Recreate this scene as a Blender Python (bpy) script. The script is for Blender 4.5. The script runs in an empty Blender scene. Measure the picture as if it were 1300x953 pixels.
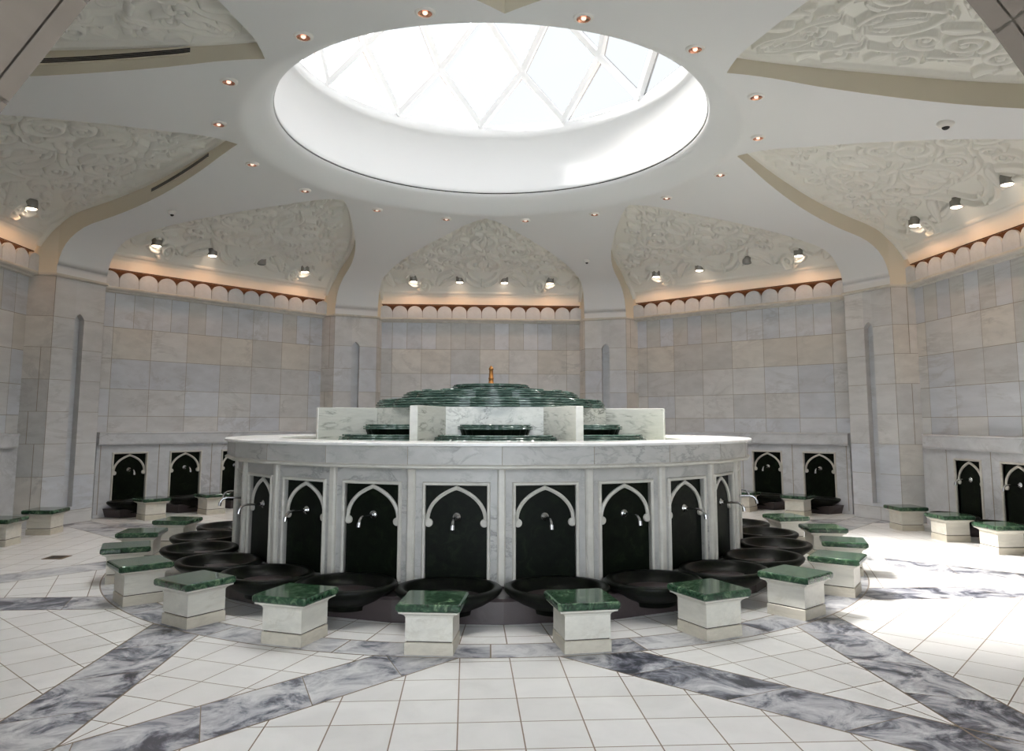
import bpy, math, random
import numpy as np
from mathutils import Matrix, Vector

random.seed(7)
PI = math.pi
D = bpy.data
SC = bpy.context.scene
COL = SC.collection
R22 = math.radians(22.5)
C22, S22 = math.cos(R22), math.sin(R22)

# ------------------------------------------------------------------ helpers
class MB:
    """collects geometry for ONE mesh object"""
    def __init__(s):
        s.v = []; s.f = []; s.tone = []; s.mi = []; s.sm = []
        s.M = Matrix.Identity(4)
    def add(s, vs, fs, tone=None, mi=0, smooth=False):
        b = len(s.v)
        for p in vs:
            q = s.M @ Vector(p)
            s.v.append((q.x, q.y, q.z))
        for f in fs:
            s.f.append(tuple(b + i for i in f)); s.tone.append(tone); s.mi.append(mi); s.sm.append(smooth)
        return s
    def quad(s, a, b, c, d, tone=None, mi=0):
        return s.add([a, b, c, d], [(0, 1, 2, 3)], tone, mi)
    def box(s, x0, x1, y0, y1, z0, z1, tone=None, mi=0, bev=0.0):
        if bev > 0:
            return s.bbox(x0, x1, y0, y1, z0, z1, bev, mi)
        vs = [(x0,y0,z0),(x1,y0,z0),(x1,y1,z0),(x0,y1,z0),(x0,y0,z1),(x1,y0,z1),(x1,y1,z1),(x0,y1,z1)]
        fs = [(0,3,2,1),(4,5,6,7),(0,1,5,4),(1,2,6,5),(2,3,7,6),(3,0,4,7)]
        return s.add(vs, fs, tone, mi)
    def bbox(s, x0, x1, y0, y1, z0, z1, b, mi=0):
        """box whose vertical profile is bevelled top and bottom and corners are cut"""
        def ring(i, z):
            c = b
            return [(x0+i+c,y0+i,z),(x1-i-c,y0+i,z),(x1-i,y0+i+c,z),(x1-i,y1-i-c,z),(x1-i-c,y1-i,z),(x0+i+c,y1-i,z),(x0+i,y1-i-c,z),(x0+i,y0+i+c,z)]
        rs = [ring(b,z0), ring(0,z0+b), ring(0,z1-b), ring(b,z1)]
        return s.rings(rs, True, True, mi=mi)
    def rings(s, rs, cap0=True, cap1=True, closed=True, mi=0, smooth=False, tone=None):
        n = len(rs[0]); vs = [p for r in rs for p in r]; fs = []
        for k in range(len(rs)-1):
            for i in range(n if closed else n-1):
                j = (i+1) % n
                fs.append((k*n+i, k*n+j, (k+1)*n+j, (k+1)*n+i))
        s.add(vs, fs, tone, mi, smooth)
        if cap0: s.add(rs[0], [tuple(range(n-1,-1,-1))], tone, mi)
        if cap1: s.add(rs[-1], [tuple(range(n))], tone, mi)
        return s
    def lathe(s, prof, n=32, cx=0, cy=0, sx=1, sy=1, ph=0.0, caps=True, mi=0, smooth=True):
        rs = [[(cx+sx*r*math.cos(ph+2*PI*i/n), cy+sy*r*math.sin(ph+2*PI*i/n), z) for i in range(n)] for r, z in prof]
        return s.rings(rs, caps, caps, True, mi, smooth)
    def tube(s, pts, rad, n=10, mi=0, caps=True):
        P = [Vector(p) for p in pts]
        if not isinstance(rad, (list, tuple)): rad = [rad]*len(P)
        rs = []; prev = None
        for i, p in enumerate(P):
            t = (P[min(i+1,len(P)-1)] - P[max(i-1,0)]).normalized()
            if prev is None:
                a = Vector((0,0,1)) if abs(t.z) < .9 else Vector((1,0,0))
                u = t.cross(a).normalized()
            else:
                u = (prev - t*prev.dot(t)).normalized()
            prev = u; w = t.cross(u)
            rs.append([tuple(p + rad[i]*(math.cos(2*PI*k/n)*u + math.sin(2*PI*k/n)*w)) for k in range(n)])
        return s.rings(rs, caps, caps, True, mi, True)
    def build(s, name, mat, parent=None, loc=None, rotz=0.0, link=True):
        me = D.meshes.new(name)
        me.from_pydata(s.v, [], s.f)
        mats = mat if isinstance(mat, (list, tuple)) else [mat]
        for m in mats: me.materials.append(m)
        me.polygons.foreach_set('material_index', s.mi)
        me.polygons.foreach_set('use_smooth', s.sm)
        if any(t is not None for t in s.tone):
            ca = me.color_attributes.new('tone', 'FLOAT_COLOR', 'CORNER')
            arr = []
            for p, t in zip(s.f, s.tone):
                t = t or (.6,.6,.6)
                arr += [t[0], t[1], t[2], 1.0]*len(p)
            ca.data.foreach_set('color', arr)
        me.update()
        o = D.objects.new(name, me)
        if link: COL.objects.link(o)
        if parent is not None: o.parent = parent
        if loc is not None: o.location = loc
        o.rotation_euler = (0, 0, rotz)
        return o

def empty(name, loc=(0,0,0), rotz=0.0):
    o = D.objects.new(name, None); COL.objects.link(o)
    o.location = loc; o.rotation_euler = (0,0,rotz); o.empty_display_size = .1
    return o
def tag(o, label, cat, group=None):
    o['label'] = label; o['category'] = cat
    if group: o['group'] = group
    return o
def struct(o, label=None):
    o['kind'] = 'structure'
    if label: o['label'] = label
    return o
KIDS = {}
def kids(o): return [c for c in D.objects if c.parent == o]
def copy_tree(o, parent=None):
    c = o.copy(); COL.objects.link(c)
    if parent is not None: c.parent = parent
    for ch in kids(o): copy_tree(ch, c)
    return c

# ------------------------------------------------------------------ materials
def mat(name):
    m = D.materials.new(name); m.use_nodes = True
    nt = m.node_tree; b = nt.nodes['Principled BSDF']
    return m, nt, b
def N(nt, t, **kw):
    n = nt.nodes.new(t)
    for k, v in kw.items():
        if k.startswith('i_'):
            key = k[2:].replace('_', ' ')
            n.inputs[key].default_value = v
        else: setattr(n, k, v)
    return n
def L(nt, a, b): nt.links.new(a, b)
def plain(name, col, rough=.5, metal=0.0, emit=None, es=0.0, spec=None):
    m, nt, b = mat(name)
    b.inputs['Base Color'].default_value = (*col, 1); b.inputs['Roughness'].default_value = rough
    b.inputs['Metallic'].default_value = metal
    if spec is not None: b.inputs['Specular IOR Level'].default_value = spec
    if emit:
        b.inputs['Emission Color'].default_value = (*emit, 1); b.inputs['Emission Strength'].default_value = es
    return m
def mixrgb(nt, fac, a, b, blend='MIX'):
    n = nt.nodes.new('ShaderNodeMix'); n.data_type = 'RGBA'; n.blend_type = blend
    def put(i, v):
        if hasattr(v, 'is_output'): nt.links.new(v, n.inputs[i])
        elif isinstance(v, (int, float)): n.inputs[i].default_value = v
        else: n.inputs[i].default_value = (*v, 1)
    put(0, fac); put(6, a); put(7, b)
    return n.outputs[2]
def ramp(nt, fac, stops):
    n = nt.nodes.new('ShaderNodeValToRGB'); e = n.color_ramp.elements
    e[0].position = stops[0][0]; e[0].color = (*stops[0][1], 1)
    e[1].position = stops[1][0]; e[1].color = (*stops[1][1], 1)
    for p, c in stops[2:]:
        x = e.new(p); x.color = (*c, 1)
    nt.links.new(fac, n.inputs[0]); return n.outputs[0]
def coords(nt, scale=1.0, rnd=0.0):
    tc = N(nt, 'ShaderNodeTexCoord'); v = tc.outputs['Object']
    if rnd:
        oi = N(nt, 'ShaderNodeObjectInfo'); mm = N(nt, 'ShaderNodeMath', operation='MULTIPLY'); mm.inputs[1].default_value = rnd
        L(nt, oi.outputs['Random'], mm.inputs[0])
        va = N(nt, 'ShaderNodeVectorMath', operation='ADD'); L(nt, v, va.inputs[0]); L(nt, mm.outputs[0], va.inputs[1]); v = va.outputs[0]
    return v
def noise(nt, v, scale, detail=4, rough=.55, dist=0.0):
    n = N(nt, 'ShaderNodeTexNoise'); n.inputs['Scale'].default_value = scale; n.inputs['Detail'].default_value = detail
    n.inputs['Roughness'].default_value = rough; n.inputs['Distortion'].default_value = dist
    L(nt, v, n.inputs['Vector']); return n.outputs['Fac']

def marble(name, base, vein, scale=2.2, amount=.5, rough=.3, tone=False, mott=None, rnd=0.0):
    m, nt, b = mat(name)
    v0 = coords(nt, rnd=rnd)
    mp = N(nt, 'ShaderNodeMapping'); mp.inputs['Rotation'].default_value = (.5, .75, .4); mp.inputs['Scale'].default_value = (1.0, .35, 1.6); L(nt, v0, mp.inputs['Vector'])
    v = mp.outputs[0]
    n1 = noise(nt, v, scale, 7, .66, .7)
    # thin veins: |n-.5| small
    a = N(nt, 'ShaderNodeMath', operation='SUBTRACT'); a.inputs[1].default_value = .5; L(nt, n1, a.inputs[0])
    a2 = N(nt, 'ShaderNodeMath', operation='ABSOLUTE'); L(nt, a.outputs[0], a2.inputs[0])
    mr = N(nt, 'ShaderNodeMapRange'); mr.inputs['From Min'].default_value = 0; mr.inputs['From Max'].default_value = .045
    mr.inputs['To Min'].default_value = amount; mr.inputs['To Max'].default_value = 0; L(nt, a2.outputs[0], mr.inputs['Value'])
    n2 = noise(nt, v0, scale*.9, 3, .5, .5)
    m2 = N(nt, 'ShaderNodeMapRange'); m2.inputs['From Min'].default_value = .42; m2.inputs['From Max'].default_value = .68; L(nt, n2, m2.inputs['Value'])
    mk = N(nt, 'ShaderNodeMath', operation='MULTIPLY'); L(nt, mr.outputs[0], mk.inputs[0]); L(nt, m2.outputs[0], mk.inputs[1])
    if tone:
        at = N(nt, 'ShaderNodeAttribute'); at.attribute_name = 'tone'
        c0 = at.outputs['Color']
    else: c0 = base
    n3 = noise(nt, v, scale*2.5, 4, .6, .3)
    sh = ramp(nt, n3, [(.3, (.90,.90,.90)), (.7, (1.06,1.06,1.06))])
    c1 = mixrgb(nt, 1.0, c0, sh, 'MULTIPLY')
    c2 = mixrgb(nt, mk.outputs[0], c1, vein)
    L(nt, c2, b.inputs['Base Color']); b.inputs['Roughness'].default_value = rough
    return m

def green_marble(name, dark, mid, light, scale=9, rough=.1, lo=.35, hi=.72, flat=0, spec=.5):
    m, nt, b = mat(name)
    v = coords(nt, rnd=13.0)
    if flat:
        mp = N(nt, 'ShaderNodeMapping'); mp.inputs['Scale'].default_value = (.55, .55, flat); L(nt, v, mp.inputs['Vector']); v = mp.outputs[0]
    n1 = noise(nt, v, scale, 8, .68, 1.2)
    c = ramp(nt, n1, [(lo, dark), ((lo+hi)/2, mid), (hi, light)])
    n2 = noise(nt, v, scale*3.2, 4, .7, .6)
    k = ramp(nt, n2, [(.58, (0,0,0)), (.72, (1,1,1))])
    c = mixrgb(nt, k, c, tuple(x*.25 for x in dark))
    L(nt, c, b.inputs['Base Color']); b.inputs['Roughness'].default_value = rough; b.inputs['Specular IOR Level'].default_value = spec
    return m

M = {}
M['ashlar'] = marble('ashlar marble', None, (.36,.355,.35), 1.6, .5, .38, tone=True)
M['grout'] = plain('stone joint', (.30,.27,.22), .8)
M['fount'] = marble('fountain marble', (.46,.455,.435), (.20,.20,.19), 2.6, .9, .28)
M['fount_trim'] = marble('carved marble trim', (.61,.59,.535), (.35,.33,.28), 2.0, .35, .35)
M['fin'] = marble('veined grey green marble', (.53,.535,.495), (.14,.15,.13), 5.0, 1.0, .25)
M['white_marble'] = marble('white polished marble', (.82,.82,.80), (.6,.6,.58), 3.0, .3, .2)
M['ledge'] = marble('grey ledge marble', (.58,.59,.61), (.33,.33,.34), 1.6, .6, .35)
M['plinth'] = marble('brown plinth marble', (.055,.043,.044), (.03,.02,.02), 2.0, .5, .3)
M['stool_base'] = marble('tan stool base marble', (.58,.54,.45), (.42,.37,.29), 5.0, .4, .4, rnd=9.0)
M['joint_dark'] = plain('dark joint', (.10,.085,.07), .8)
M['stool'] = marble('cream stool marble', (.66,.64,.57), (.46,.42,.34), 5.0, .4, .35, rnd=9.0)
M['green'] = green_marble('green serpentine', (.007,.020,.011), (.030,.074,.040), (.17,.25,.15), 13, .10, .36, .70)
M['cascade'] = green_marble('wet green serpentine', (.012,.034,.027), (.055,.105,.085), (.36,.45,.40), 9, .14, .32, .72, flat=7.0)
M['dkgreen'] = green_marble('black green slab', (.0025,.0035,.0023), (.004,.0065,.0036), (.011,.017,.008), 8, .4, spec=.09)
M['basin'] = green_marble('black basin stone', (.0025,.003,.0025), (.005,.006,.0045), (.016,.022,.011), 8, .35, spec=.12)
M['plaster'] = plain('white ceiling plaster', (.76,.765,.765), .75)
M['band'] = plain('cream plaster edge', (.66,.61,.50), .75)
M['relief'] = plain('cream carved plaster', (.80,.79,.735), .8)
M['dome'] = plain('white dome paint', (.92,.92,.92), .7)
M['chrome'] = plain('chrome', (.62,.63,.65), .12, 1.0)
M['nickel'] = plain('grey metal', (.30,.29,.27), .4, .8)
M['copper'] = plain('copper reflector', (.75,.36,.24), .25, 1.0)
M['white_metal'] = plain('white enamel', (.78,.76,.72), .4)
M['brass'] = plain('copper brass', (.42,.19,.06), .35, 1.0)
M['dark'] = plain('dark slot', (.02,.018,.018), .6)
M['lamp'] = plain('lit lens', (.9,.8,.7), .4, 0, (1.0,.80,.62), 9.0)
M['bulb'] = plain('bulb glass', (.9,.8,.75), .15, 0, (1.0,.66,.5), .9)
M['led'] = plain('warm strip', (.9,.7,.5), .4, 0, (1.0,.48,.20), 13.0)
M['lens_off'] = plain('unlit lens', (.22,.23,.22), .2)
M['stone'] = marble('brown grey arch stone', (.30,.265,.235), (.2,.16,.14), 6.0, .5, .6)
M['recess'] = plain('shade brown cove', (.075,.042,.028), .9)  # dark brown paints in the shade of the gap behind the scallops
M['rust'] = plain('rusty grating', (.16,.11,.06), .6)

# dome glazing: partly clear, partly diffusing
m, nt, b = mat('dome glazing')
nt.nodes.remove(b)
out = nt.nodes['Material Output']
tr = N(nt, 'ShaderNodeBsdfTranslucent'); tr.inputs['Color'].default_value = (.02,.02,.02,1)
tp = N(nt, 'ShaderNodeBsdfTransparent'); tp.inputs['Color'].default_value = (.196,.189,.183,1)
mx = N(nt, 'ShaderNodeMixShader'); mx.inputs[0].default_value = .85
L(nt, tr.outputs[0], mx.inputs[1]); L(nt, tp.outputs[0], mx.inputs[2]); L(nt, mx.outputs[0], out.inputs['Surface'])
M['pane'] = m

# pool water
m, nt, b = mat('pool water')
b.inputs['Base Color'].default_value = (.30,.34,.22,1); b.inputs['Roughness'].default_value = .04
b.inputs['IOR'].default_value = 1.33; b.inputs['Alpha'].default_value = .75
M['water'] = m

# ---- floor: white tiles, grey star bands and ring
def floor_material():
    m, nt, b = mat('floor tiles')
    geo = N(nt, 'ShaderNodeTexCoord'); sep = N(nt, 'ShaderNodeSeparateXYZ'); L(nt, geo.outputs['Object'], sep.inputs[0])
    X, Y = sep.outputs[0], sep.outputs[1]
    def mth(op, a, b_=None, c=None):
        n = N(nt, 'ShaderNodeMath', operation=op)
        for i, v in enumerate((a, b_, c)):
            if v is None: continue
            if hasattr(v, 'is_output'): L(nt, v, n.inputs[i])
            else: n.inputs[i].default_value = v
        return n.outputs[0]
    r = mth('SQRT', mth('ADD', mth('MULTIPLY', X, X), mth('MULTIPLY', Y, Y)))
    th = mth('ARCTAN2', Y, X)
    def rng(v, lo, hi): return mth('MULTIPLY', mth('GREATER_THAN', v, lo), mth('LESS_THAN', v, hi))
    bands = None; edges = None; bid = None; bj = None
    for k in range(4):
        a = k*PI/4
        d = mth('ABSOLUTE', mth('ADD', mth('MULTIPLY', X, math.cos(a)), mth('MULTIPLY', Y, math.sin(a))))
        q = rng(d, 2.185, 2.63)
        e = mth('LESS_THAN', mth('MINIMUM', mth('ABSOLUTE', mth('SUBTRACT', d, 2.185)), mth('ABSOLUTE', mth('SUBTRACT', d, 2.63))), .006)
        tk = mth('ADD', mth('ADD', mth('MULTIPLY', X, -math.sin(a)), mth('MULTIPLY', Y, math.cos(a))), 20.0+.23*k)
        tk = mth('ADD', tk, mth('MULTIPLY', d, (.42, -.42, .3, -.5)[k]))       # slanted joints
        sidek = mth('GREATER_THAN', mth('ADD', mth('MULTIPLY', X, math.cos(a)), mth('MULTIPLY', Y, math.sin(a))), 0.0)
        idk = mth('MULTIPLY', q, mth('ADD', mth('ADD', mth('FLOOR', mth('DIVIDE', tk, .62)), 97.0*k), mth('MULTIPLY', sidek, 41.0)))
        fk = mth('FLOORED_MODULO', tk, .62)
        jk = mth('MULTIPLY', q, mth('LESS_THAN', mth('MINIMUM', fk, mth('SUBTRACT', .62, fk)), .003))
        bid = idk if bid is None else mth('MAXIMUM', bid, idk)
        bj = jk if bj is None else mth('MAXIMUM', bj, jk)
        bands = q if bands is None else mth('MAXIMUM', bands, q)
        edges = e if edges is None else mth('MAXIMUM', edges, e)
    outer = mth('GREATER_THAN', r, 4.06)
    bands = mth('MULTIPLY', bands, outer); bj = mth('MULTIPLY', bj, outer); bid = mth('MULTIPLY', bid, outer); edges = mth('MULTIPLY', edges, outer)
    ring = rng(r, 3.76, 4.06)
    ringe = mth('LESS_THAN', mth('MINIMUM', mth('ABSOLUTE', mth('SUBTRACT', r, 3.76)), mth('ABSOLUTE', mth('SUBTRACT', r, 4.06))), .006)
    grey = mth('MAXIMUM', bands, ring)
    # tile grid in 16 sectors outside the ring, polar inside it
    st = PI/4
    tfa = mth('SUBTRACT', mth('FLOORED_MODULO', mth('ADD', th, st/2), st), st/2)
    xa = mth('MULTIPLY', r, mth('COSINE', tfa)); ya = mth('MULTIPLY', r, mth('SINE', tfa))
    tfb = mth('SUBTRACT', mth('FLOORED_MODULO', th, st), st/2)
    xb = mth('MULTIPLY', r, mth('COSINE', tfb)); yb = mth('MULTIPLY', r, mth('SINE', tfb))
    isa = mth('GREATER_THAN', mth('SUBTRACT', xa, mth('ABSOLUTE', ya)), 3.5); nisa = mth('SUBTRACT', 1.0, isa)
    xl = mth('ADD', mth('MULTIPLY', xa, isa), mth('MULTIPLY', xb, nisa)); yl = mth('ADD', mth('MULTIPLY', ya, isa), mth('MULTIPLY', yb, nisa))
    def grid(v, off, stp, w):
        f = mth('FLOORED_MODULO', mth('ADD', v, off), stp)
        return mth('LESS_THAN', mth('MINIMUM', f, mth('SUBTRACT', stp, f)), w)
    g_out = mth('MULTIPLY', mth('MAXIMUM', grid(xl, 0.03, .32, .0035), grid(yl, 0, .32, .0035)), outer)
    tp_ = mth('MULTIPLY', th, r)
    g_in = mth('MULTIPLY', mth('MAXIMUM', grid(th, 0, PI/36, .0012), grid(r, .06, .26, .0035)), mth('LESS_THAN', r, 3.76))
    g_ring = mth('MULTIPLY', grid(th, .03, PI/12, .0012), ring)
    nb = mth('SUBTRACT', 1.0, grey)
    grout = mth('MAXIMUM', mth('MAXIMUM', mth('MULTIPLY', g_out, nb), g_in), mth('MAXIMUM', mth('MAXIMUM', edges, ringe), mth('MAXIMUM', g_ring, bj)))
    # tile random tint
    idv = N(nt, 'ShaderNodeCombineXYZ')
    L(nt, mth('FLOOR', mth('DIVIDE', mth('ADD', xl, .03), .32)), idv.inputs[0]); L(nt, mth('FLOOR', mth('DIVIDE', yl, .32)), idv.inputs[1])
    L(nt, mth('FLOOR', mth('DIVIDE', mth('ADD', th, st/2), st)), idv.inputs[2])
    wn = N(nt, 'ShaderNodeTexWhiteNoise'); L(nt, idv.outputs[0], wn.inputs['Vector'])
    white = ramp(nt, wn.outputs['Value'], [(0, (.72,.72,.71)), (1, (.79,.79,.78))])
    v = geo.outputs['Object']
    rid = mth('ADD', bid, mth('MULTIPLY', ring, mth('ADD', mth('FLOOR', mth('DIVIDE', mth('ADD', th, .03), PI/12)), 400.0)))
    wb = N(nt, 'ShaderNodeTexWhiteNoise'); wb.noise_dimensions = '1D'; L(nt, rid, wb.inputs['W'])
    sc = N(nt, 'ShaderNodeVectorMath', operation='SCALE'); L(nt, wb.outputs['Color'], sc.inputs[0]); sc.inputs['Scale'].default_value = 30.0
    vo = N(nt, 'ShaderNodeVectorMath', operation='ADD'); L(nt, v, vo.inputs[0]); L(nt, sc.outputs[0], vo.inputs[1])
    nv = noise(nt, vo.outputs[0], 3.4, 8, .68, .9)
    nb2 = mth('ADD', nv, mth('MULTIPLY', mth('SUBTRACT', wb.outputs['Value'], .5), .16))
    gcol = ramp(nt, nb2, [(.35, (.045,.05,.068)), (.415, (.17,.18,.22)), (.48, (.38,.39,.425)), (.62, (.61,.615,.625))])
    nw = noise(nt, v, 3.0, 5, .6, .8)
    wv = ramp(nt, nw, [(.35, (.93,.93,.93)), (.6, (1,1,1))])
    white = mixrgb(nt, 1.0, white, wv, 'MULTIPLY')
    c = mixrgb(nt, grey, white, gcol)
    c = mixrgb(nt, grout, c, (.20,.15,.10))
    L(nt, c, b.inputs['Base Color'])
    b.inputs['Roughness'].default_value = .3
    b.inputs['Specular IOR Level'].default_value = .35
    return m
M['floor'] = floor_material()

# ------------------------------------------------------------------ room dimensions (metres, room centre = origin, +Y = far wall)
ZC = 4.925                       # flat ceiling height
A = 6.74                         # wall planes
RF, WF = 6.724, .44              # pilaster faces
ZS = 3.694                       # top of marble
def zprof(s):
    """vault height over distance s along a pilaster axis"""
    if s <= 2.9: return ZC
    if s <= 3.6:
        t = (s-2.9)/.7; return ZC - .084*t*t      # eases from flat into the slope
    if s <= 6.0: return (ZC-.084) + (4.445-ZC+.084)*(s-3.6)/2.4
    lo, hi = 0.0, 1.0
    for _ in range(40):
        t = (lo+hi)/2
        x = (1-t)**2*6.0 + 2*t*(1-t)*6.72 + t*t*RF
        if x < s: lo = t
        else: hi = t
    t = (lo+hi)/2
    return (1-t)**2*4.445 + 2*t*(1-t)*4.345 + t*t*ZS
WK = [(2.91,1.2054),(3.2,1.065),(3.5,.945),(4.0,.765),(4.5,.61),(5.0,.49),(5.5,.415),(6.0,.385),(6.4,.40),(6.6,.425),(RF,WF)]
def wedge(s):
    xs = [a for a, _ in WK]; ys = [b for _, b in WK]
    if s <= xs[0]: return s*math.tan(R22)
    if s >= xs[-1]: return WF
    i = max(k for k in range(len(xs)) if xs[k] <= s); i = min(i, len(xs)-2)
    def slope(k):
        if k == 0: return (ys[1]-ys[0])/(xs[1]-xs[0])
        if k == len(xs)-1: return (ys[k]-ys[k-1])/(xs[k]-xs[k-1])
        return (ys[k+1]-ys[k-1])/(xs[k+1]-xs[k-1])
    h = xs[i+1]-xs[i]; t = (s-xs[i])/h
    return ((2*t**3-3*t*t+1)*ys[i] + (t**3-2*t*t+t)*h*slope(i) + (-2*t**3+3*t*t)*ys[i+1] + (t**3-t*t)*h*slope(i+1))
UP = np.array([3.0,3.1,4.4,5.25,5.7,6.0,6.2,6.38,6.52,6.62,6.69,6.705,6.72]); ZP = np.array([5.17,5.155,4.975,4.825,4.745,4.685,4.62,4.51,4.36,4.20,4.04,4.015,4.005])
def zpanel(u): return float(np.interp(u, UP, ZP))
def frame(deg):
    """local x = along wall (clockwise seen from above), local y = outward distance; deg measured clockwise from +Y"""
    return Matrix.Rotation(-math.radians(deg), 4, 'Z')
def pt(deg, u, w, z):
    v = frame(deg) @ Vector((w, u, z)); return (v.x, v.y, v.z)

# rows of arm sections
SROWS = [2.91,3.0,3.1,3.2,3.35,3.5,3.75,4.0,4.25,4.5,4.75,5.0,5.25,5.5,5.75,6.0,6.15,6.3,6.42,6.52,6.6,6.66,6.70,6.715]
arm_rows = [(s, zprof(s), wedge(s)) for s in SROWS] + [(RF, zz, WF) for zz in (3.86, 3.78, ZS)]

# ------------------------------------------------------------------ ceiling shell
lip = [(2.645,5.19), (2.655,5.165), (2.68,5.135), (2.73,5.095), (2.80,5.048), (2.87,5.004), (2.93,4.966), (2.98,4.941), (3.02,4.929), (3.06,4.925)]
cm = MB(); bm_ = MB()
NX = 16
FR = [-1+2*i/NX for i in range(NX+1)]
RTIP = 2.91/C22
for k in range(8):
    cm.M = frame(22.5+45*k); bm_.M = cm.M
    rows = []
    for r, z in lip: rows.append([(r*math.sin(f*R22), r*math.cos(f*R22), z) for f in FR])
    row = []
    for f in FR:
        x0, s0 = RTIP*math.sin(f*R22), RTIP*math.cos(f*R22); row.append((x0, s0, zprof(s0)))
    rows.append(row)
    for q in (.25, .5, .75):
        row = []
        for f in FR:
            x0, s0 = RTIP*math.sin(f*R22), RTIP*math.cos(f*R22); s_ = s0+(3.5-s0)*q
            x = x0+(f*wedge(3.5)-x0)*q if abs(f) < .999 else f*wedge(s_)
            xl = f*wedge(s_); x = xl if abs(f) > .999 else x*(1-f*f)+xl*f*f
            row.append((x, s_, zprof(s_)))
        rows.append(row)
    for s_, z, w in [a for a in arm_rows if a[0] >= 3.5]:
        rows.append([(w*f, s_, z) for f in FR])
    n = NX+1; vs = [p for r in rows for p in r]
    fs = [(a*n+i, a*n+i+1, (a+1)*n+i+1, (a+1)*n+i) for a in range(len(rows)-1) for i in range(NX)]
    cm.add(vs, fs, None, 0, True)
    edge = [(s0+(3.5-s0)*q) for s0 in (2.91,) for q in (0, .25, .5, .75)]
    for sg in (-1, 1):       # cream edge bands standing up from both edges
        rws = [(e, zprof(e), wedge(e)) for e in edge] + [a for a in arm_rows if a[0] >= 3.5] + [(RF+.335, ZS, WF+.20)]
        vs = []; fs = []
        for s_, z, w in rws:
            u = s_*C22 + w*S22
            top = max(z+.02, zpanel(min(u, 6.72))+.12) if u < 6.6 else 4.6
            if s_ > RF: z = ZS
            vs.append((sg*w, s_, z)); vs.append((sg*w, s_, top))
        for a in range(len(rws)-1): fs.append((2*a, 2*a+1, 2*a+3, 2*a+2))
        bm_.add(vs, fs, None, 0, False)
ceiling = struct(cm.build('ceiling', M['plaster']))
import bmesh
b_ = bmesh.new(); b_.from_mesh(ceiling.data); bmesh.ops.remove_doubles(b_, verts=b_.verts, dist=.0008); b_.to_mesh(ceiling.data); b_.free()
struct(bm_.build('trim_9', M['band']))

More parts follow.
